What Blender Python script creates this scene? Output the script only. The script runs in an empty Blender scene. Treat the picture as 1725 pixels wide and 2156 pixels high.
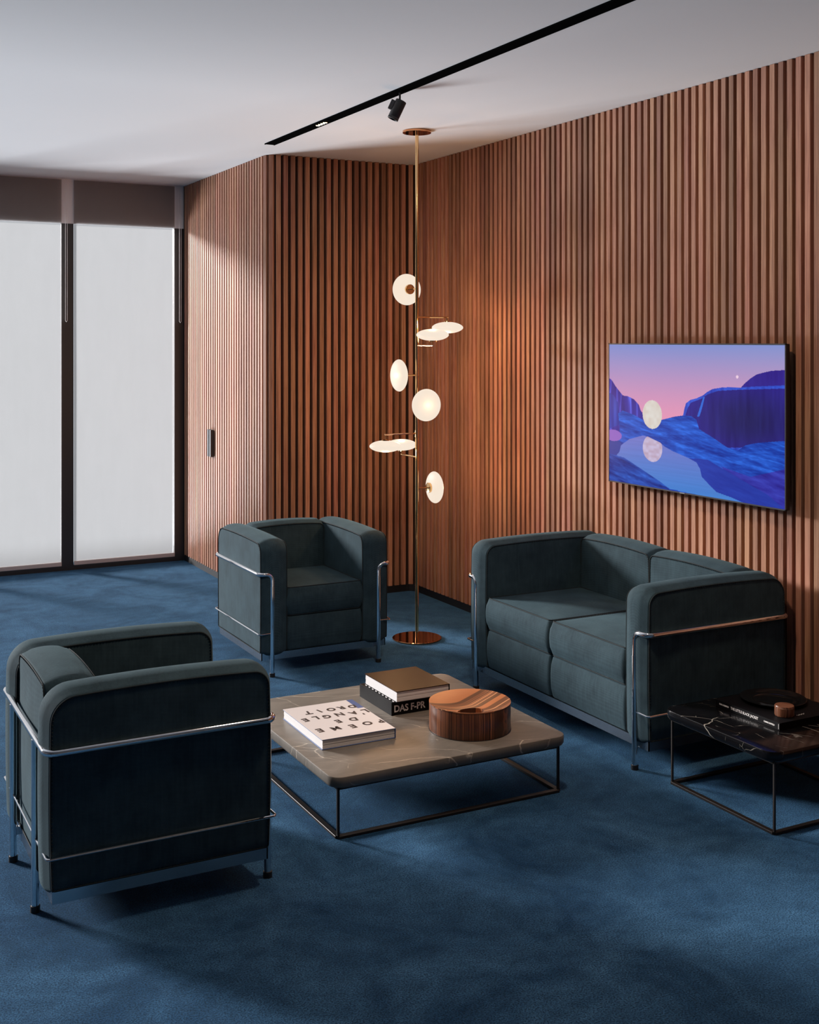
import bpy, math, random
import numpy as np
from mathutils import Vector, Matrix
random.seed(7)
S = bpy.context.scene
C = S.collection
PI = math.pi

# ------------------------------------------------------------------ camera, world, lights, exposure
TH = math.radians(27.6995)          # yaw of the camera away from the wall direction
cd = bpy.data.cameras.new('camera'); cam = bpy.data.objects.new('camera', cd); C.objects.link(cam)
cam.location = (0, 0, 1.65); cam.rotation_euler = (PI/2, 0, -TH)
cd.sensor_fit = 'HORIZONTAL'; cd.sensor_width = 36; cd.lens = 2500/1725*36
cd.shift_y = -(1078-719)/1725; cd.clip_start = .05
S.camera = cam

w = bpy.data.worlds.new('world'); S.world = w; w.use_nodes = True
w.node_tree.nodes['Background'].inputs[0].default_value = (.86, .93, 1, 1)
w.node_tree.nodes['Background'].inputs[1].default_value = .75

def lamp(name, kind, loc, rot, energy, color, **kw):
    l = bpy.data.lights.new(name, kind); l.energy = energy; l.color = color
    for k, v in kw.items(): setattr(l, k, v)
    o = bpy.data.objects.new(name, l); C.objects.link(o); o.location = loc; o.rotation_euler = rot
    return o
def aim(d): return Vector(d).to_track_quat('-Z', 'Y').to_euler()
# low sun through the screen blinds of the window wall, and the light the ground outside throws back up
AZ = (.51, -.86)
def az(el): return aim((AZ[0]*math.cos(el), AZ[1]*math.cos(el), -math.sin(el)))
lamp('sun', 'SUN', (0, 14, 4), az(math.radians(15)), 19, (1, .955, .93), angle=math.radians(11))
lamp('ground_bounce', 'SUN', (0, 14, -2), az(math.radians(-22)), 16.5, (.89, .94, 1), angle=math.radians(22))
# ceiling downlight just outside the top of the frame
lamp('downlight', 'AREA', (2.0, 3.15, 2.79), (0, 0, 0), 29, (1, .74, .53), shape='DISK', size=.22)

S.view_settings.view_transform = 'Standard'; S.view_settings.look = 'None'
S.view_settings.exposure = 0; S.view_settings.gamma = 1; S.view_settings.use_curve_mapping = False
S.cycles.use_denoising = True
S.cycles.max_bounces = 8; S.cycles.diffuse_bounces = 4; S.cycles.glossy_bounces = 4; S.cycles.transparent_max_bounces = 8
S.cycles.sample_clamp_indirect = 4

# ------------------------------------------------------------------ pixel helper (measuring only: the places come out in metres)
sn, cs = math.sin(TH), math.cos(TH)
def fl(px, py, z=0.0):
    d = (1.65-z)*2500/(py-719); lat = (px-862.5)/2500*d
    return (d*sn+lat*cs, d*cs-lat*sn, z)

# ------------------------------------------------------------------ materials
def mat(name):
    m = bpy.data.materials.new(name); m.use_nodes = True
    nt = m.node_tree; return m, nt, nt.nodes['Principled BSDF']
def N(nt, t, **kw):
    n = nt.nodes.new(t)
    for k, v in kw.items(): setattr(n, k, v)
    return n
def lk(nt, a, b): nt.links.new(a, b)
def plain(name, col, rough=.5, metal=0, **kw):
    m, nt, b = mat(name)
    b.inputs['Base Color'].default_value = (*col, 1); b.inputs['Roughness'].default_value = rough; b.inputs['Metallic'].default_value = metal
    for k, v in kw.items(): b.inputs[k].default_value = v
    return m
def ramp(nt, stops, interp='LINEAR'):
    r = N(nt, 'ShaderNodeValToRGB'); r.color_ramp.interpolation = interp
    e = r.color_ramp.elements
    while len(e) < len(stops): e.new(.5)
    for i, (p, c) in enumerate(stops):
        e[i].position = p; e[i].color = (*c, 1) if len(c) == 3 else c
    return r
def coords(nt, scale=(1, 1, 1), rot=(0, 0, 0), which='Object'):
    t = N(nt, 'ShaderNodeTexCoord'); mp = N(nt, 'ShaderNodeMapping')
    mp.inputs['Scale'].default_value = scale; mp.inputs['Rotation'].default_value = rot
    lk(nt, t.outputs[which], mp.inputs['Vector']); return mp.outputs[0]
def noise(nt, vec, scale, detail=3, rough=.5, dist=0):
    n = N(nt, 'ShaderNodeTexNoise'); n.inputs['Scale'].default_value = scale; n.inputs['Detail'].default_value = detail
    n.inputs['Roughness'].default_value = rough; n.inputs['Distortion'].default_value = dist
    if vec is not None: lk(nt, vec, n.inputs['Vector'])
    return n.outputs['Fac']
def bump(nt, b, h, strength, dist):
    n = N(nt, 'ShaderNodeBump'); n.inputs['Strength'].default_value = strength; n.inputs['Distance'].default_value = dist
    lk(nt, h, n.inputs['Height']); lk(nt, n.outputs[0], b.inputs['Normal']); return n
def mixc(nt, fac, a, b, mode='MIX'):
    n = N(nt, 'ShaderNodeMix', data_type='RGBA', blend_type=mode)
    for i, v in ((0, fac), (6, a), (7, b)):
        if hasattr(v, 'links'): lk(nt, v, n.inputs[i])
        else: n.inputs[i].default_value = v if i == 0 else (*v, 1)
    return n.outputs[2]

def slat_wood(name, c1, c2, c3):
    m, nt, b = mat(name)
    oi = N(nt, 'ShaderNodeObjectInfo')
    t = N(nt, 'ShaderNodeTexCoord')
    cmb = N(nt, 'ShaderNodeCombineXYZ'); mul = N(nt, 'ShaderNodeMath', operation='MULTIPLY'); mul.inputs[1].default_value = 57
    lk(nt, oi.outputs['Random'], mul.inputs[0])
    for i in range(3): lk(nt, mul.outputs[0], cmb.inputs[i])
    add = N(nt, 'ShaderNodeVectorMath', operation='ADD'); lk(nt, t.outputs['Object'], add.inputs[0]); lk(nt, cmb.outputs[0], add.inputs[1])
    mp = N(nt, 'ShaderNodeMapping'); mp.inputs['Scale'].default_value = (60, 60, 1.6); lk(nt, add.outputs[0], mp.inputs['Vector'])
    g = noise(nt, mp.outputs[0], 2.2, 5, .6, .6)
    r = ramp(nt, [(.25, c1), (.5, c2), (.75, c3)]); lk(nt, g, r.inputs[0])
    mp2 = N(nt, 'ShaderNodeMapping'); mp2.inputs['Scale'].default_value = (3, 3, .9); lk(nt, add.outputs[0], mp2.inputs['Vector'])
    g2 = noise(nt, mp2.outputs[0], 1.4, 2)
    va = N(nt, 'ShaderNodeMath', operation='MULTIPLY_ADD'); va.inputs[1].default_value = .55; va.inputs[2].default_value = .70
    lk(nt, oi.outputs['Random'], va.inputs[0])
    hs = N(nt, 'ShaderNodeHueSaturation'); lk(nt, r.outputs[0], hs.inputs['Color']); lk(nt, va.outputs[0], hs.inputs['Value'])
    hv = N(nt, 'ShaderNodeMath', operation='MULTIPLY_ADD'); hv.inputs[1].default_value = .05; hv.inputs[2].default_value = .475
    lk(nt, g2, hv.inputs[0]); lk(nt, hv.outputs[0], hs.inputs['Hue'])
    lk(nt, hs.outputs[0], b.inputs['Base Color'])
    b.inputs['Roughness'].default_value = .5; b.inputs['Specular IOR Level'].default_value = .35
    bump(nt, b, g, .25, .002)
    return m
M = {}
M['slat'] = slat_wood('walnut_slat', (.20, .080, .046), (.38, .175, .107), (.52, .28, .178))
M['backing'] = plain('dark_backing_felt', (.028, .012, .008), .9)
M['skirting'] = plain('black_skirting', (.012, .012, .014), .45)
def ceiling_mat():
    m, nt, b = mat('white_plaster'); v = coords(nt)
    lk(nt, mixc(nt, noise(nt, v, .7, 2), (.64, .64, .65), (.69, .69, .695)), b.inputs['Base Color'])
    b.inputs['Roughness'].default_value = .9; return m
M['ceiling'] = ceiling_mat()
M['wall'] = plain('white_wall_plaster', (.66, .66, .67), .9)
M['bulkhead'] = plain('pale_bulkhead_plaster', (.75, .74, .76), .8)
def carpet_mat():
    m, nt, b = mat('blue_carpet'); v = coords(nt)
    big = noise(nt, v, 2.2, 6, .66, .9); fine = noise(nt, v, 210, 3, .8); mid = noise(nt, v, 14, 3, .6)
    r = ramp(nt, [(.36, (.008, .040, .104)), (.66, (.042, .122, .245))]); lk(nt, big, r.inputs[0])
    r2 = ramp(nt, [(.40, (.16, .19, .24)), (.59, (1.72, 1.68, 1.62))]); lk(nt, fine, r2.inputs[0])
    c = mixc(nt, 1.0, r.outputs[0], r2.outputs[0], 'MULTIPLY')
    r3 = ramp(nt, [(.3, (.75, .78, .8)), (.7, (1.25, 1.22, 1.2))]); lk(nt, mid, r3.inputs[0])
    c = mixc(nt, 1.0, c, r3.outputs[0], 'MULTIPLY')
    lk(nt, c, b.inputs['Base Color']); b.inputs['Roughness'].default_value = .95
    b.inputs['Specular IOR Level'].default_value = .1
    b.inputs['Sheen Weight'].default_value = .28; b.inputs['Sheen Roughness'].default_value = .4; b.inputs['Sheen Tint'].default_value = (.25, .6, .95, 1)
    ad = N(nt, 'ShaderNodeMath', operation='MULTIPLY_ADD'); ad.inputs[1].default_value = .25; lk(nt, mid, ad.inputs[0]); lk(nt, fine, ad.inputs[2])
    bump(nt, b, ad.outputs[0], .8, .008); return m
M['carpet'] = carpet_mat()
def fabric_mat():
    m, nt, b = mat('teal_wool_upholstery'); v = coords(nt)
    big = noise(nt, v, 9, 4, .65); weave = N(nt, 'ShaderNodeTexWave', wave_type='BANDS', bands_direction='DIAGONAL')
    weave.inputs['Scale'].default_value = 190; weave.inputs['Distortion'].default_value = 1.0; weave.inputs['Detail'].default_value = 1; lk(nt, v, weave.inputs['Vector'])
    streak = noise(nt, coords(nt, (120, 120, 9)), 1, 3)
    r = ramp(nt, [(.3, (.016, .034, .046)), (.7, (.040, .076, .095))]); lk(nt, big, r.inputs[0])
    c = mixc(nt, .35, r.outputs[0], mixc(nt, streak, (.006, .014, .020), (.052, .092, .112)))
    sp = N(nt, 'ShaderNodeSeparateXYZ'); lk(nt, v, sp.inputs[0])
    def m2(op, a, b_):
        n = N(nt, 'ShaderNodeMath', operation=op)
        for i, q in enumerate((a, b_)):
            if q is None: continue
            if hasattr(q, 'links'): lk(nt, q, n.inputs[i])
            else: n.inputs[i].default_value = q
        return n.outputs[0]
    K = 2*PI/.0062
    def lin3(a, b_, c_): return m2('ADD', m2('ADD', m2('MULTIPLY', sp.outputs[0], a*K), m2('MULTIPLY', sp.outputs[1], b_*K)), m2('MULTIPLY', sp.outputs[2], c_*K))
    dots = m2('MULTIPLY', m2('SINE', lin3(1, 1, 1), None), m2('SINE', lin3(1, -1.2, .5), None))
    dr = ramp(nt, [(.0, (.93, .93, .94)), (.9, (1.20, 1.20, 1.20))]); lk(nt, dots, dr.inputs[0])
    c = mixc(nt, 1.0, c, dr.outputs[0], 'MULTIPLY')
    lk(nt, c, b.inputs['Base Color']); b.inputs['Roughness'].default_value = .85; b.inputs['Specular IOR Level'].default_value = .15
    b.inputs['Sheen Weight'].default_value = .14; b.inputs['Sheen Roughness'].default_value = .35; b.inputs['Sheen Tint'].default_value = (.45, .75, .85, 1)
    ad = N(nt, 'ShaderNodeMath', operation='ADD'); lk(nt, weave.outputs['Fac'], ad.inputs[0]); lk(nt, streak, ad.inputs[1])
    bump(nt, b, ad.outputs[0], .22, .0012); return m
M['fabric'] = fabric_mat()
M['seam'] = plain('dark_stitching', (.010, .018, .022), .9)
M['chrome'] = plain('polished_chrome', (.82, .82, .84), .07, 1)
M['rim'] = plain('brushed_steel', (.55, .56, .58), .22, 1)
M['foot'] = plain('black_rubber', (.012, .010, .010), .5)
M['brass'] = plain('polished_brass', (.80, .50, .24), .12, 1)
M['bronze'] = plain('polished_copper_bronze', (.62, .28, .13), .05, 1)
M['black_metal'] = plain('black_powder_coat', (.018, .016, .016), .45)
M['dark_metal'] = plain('dark_bronze_frame', (.016, .012, .011), .45, .2)
M['gun'] = plain('grey_handle_metal', (.05, .05, .055), .4, .5)
M['track'] = plain('black_track', (.003, .003, .003), .8); M['track'].node_tree.nodes['Principled BSDF'].inputs['Specular IOR Level'].default_value = 0
M['white_cord'] = plain('white_beaded_chain', (.8, .8, .8), .4)
M['frame'] = plain('anthracite_window_frame', (.020, .020, .022), .4)
def blind_mat():
    m, nt, b = mat('screen_blind_fabric'); nt.nodes.remove(b); out = nt.nodes['Material Output']
    v = coords(nt, (1, 1, 1)); n1 = noise(nt, coords(nt, (9, 9, 2.0)), 1.5, 5, .7); n2 = noise(nt, v, 300, 1)
    col = ramp(nt, [(.35, (.110, .109, .109)), (.65, (.117, .116, .116))]); lk(nt, n1, col.inputs[0])
    tr = N(nt, 'ShaderNodeBsdfTranslucent'); di = N(nt, 'ShaderNodeBsdfDiffuse'); tp = N(nt, 'ShaderNodeBsdfTransparent')
    lk(nt, col.outputs[0], tr.inputs[0]); di.inputs[0].default_value = (.30, .26, .24, 1)
    m1 = N(nt, 'ShaderNodeMixShader'); m1.inputs[0].default_value = .45; lk(nt, tr.outputs[0], m1.inputs[1]); lk(nt, di.outputs[0], m1.inputs[2])
    m2 = N(nt, 'ShaderNodeMixShader'); m2.inputs[0].default_value = .35; lk(nt, m1.outputs[0], m2.inputs[1]); lk(nt, tp.outputs[0], m2.inputs[2])
    lk(nt, m2.outputs[0], out.inputs[0]); return m
M['blind'] = blind_mat()
M['blind_bar'] = plain('blind_bottom_bar', (.50, .46, .46), .5)
def pane_mat():
    m, nt, b = mat('window_glass'); nt.nodes.remove(b); out = nt.nodes['Material Output']
    tp = N(nt, 'ShaderNodeBsdfTransparent'); gl = N(nt, 'ShaderNodeBsdfGlossy'); gl.inputs['Roughness'].default_value = .25
    mx = N(nt, 'ShaderNodeMixShader'); mx.inputs[0].default_value = .02; lk(nt, tp.outputs[0], mx.inputs[1]); lk(nt, gl.outputs[0], mx.inputs[2]); lk(nt, mx.outputs[0], out.inputs[0])
    return m
M['pane'] = pane_mat()
def opal():
    m, nt, b = mat('glowing_opal_glass')
    v = coords(nt); n = noise(nt, v, 18, 3)
    lk(nt, mixc(nt, n, (1, .83, .66), (1, .88, .75)), b.inputs['Emission Color']); b.inputs['Emission Strength'].default_value = .92
    b.inputs['Base Color'].default_value = (.01, .01, .01, 1); b.inputs['Roughness'].default_value = .5; b.inputs['Specular IOR Level'].default_value = .05; return m
M['opal'] = opal()
def marble(name, base, base2, vein, scale, width, rough, ang, gate, stretch=3.2, **kw):
    m, nt, b = mat(name)
    def veins(sc, wd, rot, lo, hi, seed):
        t = N(nt, 'ShaderNodeTexCoord'); nz = N(nt, 'ShaderNodeTexNoise'); nz.inputs['Scale'].default_value = 5; nz.inputs['Detail'].default_value = 5
        lk(nt, t.outputs['Object'], nz.inputs['Vector'])
        sc_ = N(nt, 'ShaderNodeVectorMath', operation='SCALE'); sc_.inputs['Scale'].default_value = .10; lk(nt, nz.outputs['Color'], sc_.inputs[0])
        ad = N(nt, 'ShaderNodeVectorMath', operation='ADD'); lk(nt, t.outputs['Object'], ad.inputs[0]); lk(nt, sc_.outputs[0], ad.inputs[1])
        mp = N(nt, 'ShaderNodeMapping'); mp.inputs['Rotation'].default_value = (0, 0, rot); mp.inputs['Location'].default_value = (seed, seed*.7, 0)
        lk(nt, ad.outputs[0], mp.inputs['Vector'])
        m2 = N(nt, 'ShaderNodeMapping'); m2.inputs['Scale'].default_value = (1, stretch, 1); lk(nt, mp.outputs[0], m2.inputs['Vector'])
        vo = N(nt, 'ShaderNodeTexVoronoi', feature='DISTANCE_TO_EDGE'); vo.inputs['Scale'].default_value = sc; lk(nt, m2.outputs[0], vo.inputs['Vector'])
        r = ramp(nt, [(0, (1, 1, 1)), (wd, (0, 0, 0))]); lk(nt, vo.outputs['Distance'], r.inputs[0])
        g = ramp(nt, [(lo, (0, 0, 0)), (hi, (1, 1, 1))]); lk(nt, noise(nt, mp.outputs[0], sc*1.4, 3), g.inputs[0])
        f = N(nt, 'ShaderNodeMath', operation='MULTIPLY'); lk(nt, r.outputs[0], f.inputs[0]); lk(nt, g.outputs[0], f.inputs[1]); return f.outputs[0]
    bc = mixc(nt, noise(nt, coords(nt, (1, 2.2, 1), (0, 0, ang)), 3.5, 7, .68, .8), base, base2)
    c = mixc(nt, veins(scale, width, ang, gate, gate+.10, 0), bc, vein)
    c = mixc(nt, veins(scale*2.1, width*1.2, ang-.35, gate+.06, gate+.2, 4.2), c, tuple(.75*v+.25*w for v, w in zip(vein, base2)))
    lk(nt, c, b.inputs['Base Color']); b.inputs['Roughness'].default_value = rough
    for k, v in kw.items(): b.inputs[k].default_value = v
    return m
M['grey_marble'] = marble('grey_brown_marble', (.075, .070, .062), (.27, .235, .195), (.62, .54, .44), 2.4, .009, .38, .55, .47, **{'Specular IOR Level': .3})
M['black_marble'] = marble('black_marquina_marble', (.003, .003, .004), (.006, .006, .007), (.42, .39, .34), 5.5, .012, .14, 1.1, .50, 2.0, **{'Specular IOR Level': .3})
def strip_wood(name, ang, pal, freq, seed, lean=0.0, grain=.16):
    """laminated veneer strips: the colour steps along one horizontal direction"""
    m, nt, b = mat(name)
    t = N(nt, 'ShaderNodeTexCoord'); mp = N(nt, 'ShaderNodeMapping'); mp.inputs['Rotation'].default_value = (0, 0, ang)
    lk(nt, t.outputs['Object'], mp.inputs['Vector'])
    sp = N(nt, 'ShaderNodeSeparateXYZ'); lk(nt, mp.outputs[0], sp.inputs[0])
    wob = noise(nt, coords(nt, (3, 3, 5)), 2.5, 2); wm = N(nt, 'ShaderNodeMath', operation='MULTIPLY_ADD'); wm.inputs[1].default_value = .006; lk(nt, wob, wm.inputs[0]); lk(nt, sp.outputs['Y'], wm.inputs[2])
    zz = N(nt, 'ShaderNodeMath', operation='MULTIPLY_ADD'); zz.inputs[1].default_value = lean; lk(nt, sp.outputs['Z'], zz.inputs[0]); lk(nt, wm.outputs[0], zz.inputs[2])
    n = N(nt, 'ShaderNodeTexNoise', noise_dimensions='1D'); n.inputs['Scale'].default_value = freq; n.inputs['Detail'].default_value = 3; n.inputs['Roughness'].default_value = .8
    ad = N(nt, 'ShaderNodeMath', operation='ADD'); ad.inputs[1].default_value = seed; lk(nt, zz.outputs[0], ad.inputs[0]); lk(nt, ad.outputs[0], n.inputs['W'])
    r = ramp(nt, pal, 'CONSTANT'); lk(nt, n.outputs['Fac'], r.inputs[0])
    g = noise(nt, coords(nt, (150, 150, 8), (0, 0, ang)), 1, 3)
    c = mixc(nt, grain, r.outputs[0], mixc(nt, g, (.05, .018, .010), (.34, .14, .06)))
    lk(nt, c, b.inputs['Base Color']); b.inputs['Roughness'].default_value = .28; return m
PAL = [(0, (.035, .012, .009)), (.36, (.17, .055, .026)), (.41, (.045, .016, .012)), (.47, (.30, .105, .045)), (.50, (.06, .02, .014)), (.56, (.20, .065, .03)), (.60, (.04, .014, .010)), (.65, (.36, .13, .055))]
M['box_wood'] = strip_wood('striped_walnut_veneer', -.49, PAL, 42, 2.3)
M['cup_wood'] = strip_wood('striped_zebrano_wood', 1.1, [(0, (.10, .035, .02)), (.45, (.22, .085, .045)), (.5, (.42, .20, .12)), (.53, (.16, .06, .035)), (.6, (.28, .11, .06))], 90, 5)
def lid_mat():
    m, nt, b = mat('inlaid_lid_veneer'); t = N(nt, 'ShaderNodeTexCoord'); mp = N(nt, 'ShaderNodeMapping'); mp.inputs['Rotation'].default_value = (0, 0, -.49)
    mp.inputs['Scale'].default_value = (1/.152,)*3; lk(nt, t.outputs['Object'], mp.inputs['Vector']); sp = N(nt, 'ShaderNodeSeparateXYZ'); lk(nt, mp.outputs[0], sp.inputs[0])
    mn = N(nt, 'ShaderNodeMath', operation='MINIMUM'); lk(nt, sp.outputs['X'], mn.inputs[0]); mn.inputs[1].default_value = 0
    sq = N(nt, 'ShaderNodeMath', operation='MULTIPLY'); lk(nt, mn.outputs[0], sq.inputs[0]); lk(nt, mn.outputs[0], sq.inputs[1])
    q = N(nt, 'ShaderNodeMath', operation='MULTIPLY_ADD'); lk(nt, sq.outputs[0], q.inputs[0]); q.inputs[1].default_value = -.95; lk(nt, sp.outputs['Y'], q.inputs[2])
    w = N(nt, 'ShaderNodeMath', operation='MULTIPLY_ADD'); lk(nt, q.outputs[0], w.inputs[0]); w.inputs[1].default_value = .4; w.inputs[2].default_value = .6
    D = (.085, .026, .016); Dk = (.05, .016, .012); O = (.42, .135, .05); Lt = (.58, .27, .13); R = (.20, .06, .03)
    r = ramp(nt, [(0, R), (.10, O), (.17, D), (.21, R), (.25, D), (.30, Lt), (.315, D), (.38, O), (.45, Dk), (.49, D), (.51, Lt), (.52, D), (.54, R), (.56, Lt), (.572, D), (.585, O), (.592, Dk), (.61, R), (.622, D), (.64, R), (.65, Dk), (.69, D), (.70, O)], 'CONSTANT')
    lk(nt, w.outputs[0], r.inputs[0])
    g = noise(nt, coords(nt, (20, 160, 20), (0, 0, -.49)), 1, 3)
    lk(nt, mixc(nt, .14, r.outputs[0], mixc(nt, g, (.05, .018, .010), (.6, .28, .12))), b.inputs['Base Color']); b.inputs['Roughness'].default_value = .38; b.inputs['Specular IOR Level'].default_value = .3; return m
M['lid_wood'] = lid_mat()
M['paper'] = plain('white_book_pages', (.72, .70, .70), .7)
M['cover_white'] = plain('white_printed_cover', (.66, .62, .61), .5)
M['cover_blue'] = plain('blue_cloth_cover', (.035, .09, .26), .5)
M['cover_black'] = plain('matt_black_cover', (.005, .005, .006), .55, 0, **{'Specular IOR Level': .08})
M['cover_brown'] = plain('glossy_dark_cover', (.016, .007, .005), .35, 0, **{'Specular IOR Level': .05})
M['ink'] = plain('dark_brown_ink', (.018, .008, .007), .6)
M['print_white'] = plain('white_lettering', (.78, .76, .75), .5)
M['tv_body'] = plain('black_television_body', (.010, .010, .011), .35)
M['tv_bezel'] = plain('grey_metal_bezel', (.09, .09, .10), .3, .6)
M['led'] = plain('warm_led', (1, .85, .6), .5); M['led'].node_tree.nodes['Principled BSDF'].inputs['Emission Color'].default_value = (1, .82, .6, 1); M['led'].node_tree.nodes['Principled BSDF'].inputs['Emission Strength'].default_value = 3
M['gold'] = plain('gold_reflector', (.7, .5, .25), .2, 1)
M['dish'] = plain('black_lacquer', (.008, .008, .009), .13)

# ------------------------------------------------------------------ mesh helpers
def obj(name, V, F, m, parent=None, smooth=False, auto=None):
    me = bpy.data.meshes.new(name)
    me.from_pydata([tuple(map(float, v)) for v in V], [], F); me.update()
    if smooth: me.polygons.foreach_set('use_smooth', [True]*len(me.polygons))
    if auto is not None: me.set_sharp_from_angle(angle=auto)
    if m: me.materials.append(m)
    o = bpy.data.objects.new(name, me); C.objects.link(o)
    if parent: o.parent = parent
    return o
class MB:
    def __init__(s): s.V = []; s.F = []
    def add(s, V, F):
        k = len(s.V); s.V += [tuple(v) for v in V]; s.F += [[i+k for i in f] for f in F]; return s
    def box(s, x0, x1, y0, y1, z0, z1, bev=0):
        if bev <= 0:
            V = [(x, y, z) for x in (x0, x1) for y in (y0, y1) for z in (z0, z1)]
            return s.add(V, [(0, 1, 3, 2), (4, 6, 7, 5), (0, 4, 5, 1), (2, 3, 7, 6), (0, 2, 6, 4), (1, 5, 7, 3)])
        b = bev; V = []; 
        zs = [(z0, b), (z0+b, 0), (z1-b, 0), (z1, b)]
        for z, i in zs:
            V += [(x0+b, y0+i, z), (x1-b, y0+i, z), (x1-i, y0+b, z), (x1-i, y1-b, z), (x1-b, y1-i, z), (x0+b, y1-i, z), (x0+i, y1-b, z), (x0+i, y0+b, z)] if i == 0 else \
                 [(x0+b, y0+b, z), (x1-b, y0+b, z), (x1-b, y0+b, z), (x1-b, y1-b, z), (x1-b, y1-b, z), (x0+b, y1-b, z), (x0+b, y1-b, z), (x0+b, y0+b, z)]
        F = [list(range(7, -1, -1)), list(range(24, 32))]
        for k in range(3):
            for j in range(8): F.append((k*8+j, k*8+(j+1) % 8, (k+1)*8+(j+1) % 8, (k+1)*8+j))
        return s.add(V, F)
    def cyl(s, c, r, z0, z1, n=32, r1=None, axis='z', cap=True):
        r1 = r if r1 is None else r1; V = []
        for z, rr in ((z0, r), (z1, r1)):
            for k in range(n):
                a = 2*PI*k/n; p = (rr*math.cos(a), rr*math.sin(a), z)
                if axis == 'x': p = (p[2], p[0], p[1])
                if axis == 'y': p = (p[1], p[2], p[0])
                V.append((c[0]+p[0], c[1]+p[1], c[2]+p[2]))
        F = [(k, (k+1) % n, n+(k+1) % n, n+k) for k in range(n)]
        if cap: F += [list(range(n-1, -1, -1)), list(range(n, 2*n))]
        return s.add(V, F)
    def lathe(s, prof, n=48, c=(0, 0, 0)):
        V = []; F = []
        for r, z in prof:
            for k in range(n):
                a = 2*PI*k/n; V.append((c[0]+r*math.cos(a), c[1]+r*math.sin(a), c[2]+z))
        for i in range(len(prof)-1):
            for k in range(n): F.append((i*n+k, i*n+(k+1) % n, (i+1)*n+(k+1) % n, (i+1)*n+k))
        F += [list(range(n-1, -1, -1)), list(range((len(prof)-1)*n, len(prof)*n))]
        return s.add(V, F)
    def tube(s, pts, r, n=12, fillet=None, closed=False, cap=True):
        P = [Vector(p) for p in pts]
        if fillet:
            Q = []
            L = len(P)
            for i, p in enumerate(P):
                if (i == 0 or i == L-1) and not closed: Q.append(p); continue
                a = P[i-1]; b = P[(i+1) % L]; d1 = (a-p); d2 = (b-p); rr = min(fillet, d1.length*.49, d2.length*.49)
                d1.normalize(); d2.normalize()
                ang = d1.angle(d2)
                if abs(ang-PI) < 1e-3: Q.append(p); continue
                A = p+d1*rr; B = p+d2*rr
                for t in np.linspace(0, 1, 8):   # circular-looking quadratic blend
                    wq = .72
                    q = (A*(1-t)**2 + p*2*wq*t*(1-t) + B*t*t)/((1-t)**2+2*wq*t*(1-t)+t*t); Q.append(q)
            P = Q
        L = len(P); V = []; F = []
        tan = []
        for i in range(L):
            a = P[i-1] if (i > 0 or closed) else P[i]; b = P[(i+1) % L] if (i < L-1 or closed) else P[i]
            tan.append((b-a).normalized())
        u = tan[0].orthogonal().normalized()
        for i in range(L):
            u = (u - tan[i]*u.dot(tan[i])).normalized(); v = tan[i].cross(u)
            for k in range(n):
                a = 2*PI*k/n; V.append(tuple(P[i]+(u*math.cos(a)+v*math.sin(a))*r))
        for i in range(L if closed else L-1):
            j = (i+1) % L
            for k in range(n): F.append((i*n+k, i*n+(k+1) % n, j*n+(k+1) % n, j*n+k))
        if cap and not closed: F += [list(range(n-1, -1, -1)), list(range((L-1)*n, L*n))]
        return s.add(V, F)
    def build(s, name, m, parent=None, smooth=False, auto=math.radians(35)):
        return obj(name, s.V, s.F, m, parent, smooth, auto if smooth else None)
def thing(name, label, cat, loc=(0, 0, 0), rz=0, group=None):
    o = bpy.data.objects.new(name, None); o.empty_display_size = .1; C.objects.link(o)
    o.location = loc; o.rotation_euler = (0, 0, rz); return tag(o, label, cat, group)
def tag(o, label, cat, group=None):
    o['label'] = label; o['category'] = cat
    if group: o['group'] = group
    return o
def structure(o): o['kind'] = 'structure'; return o
def struct_empty(name):
    o = bpy.data.objects.new(name, None); C.objects.link(o); o['kind'] = 'structure'; return o

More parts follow.
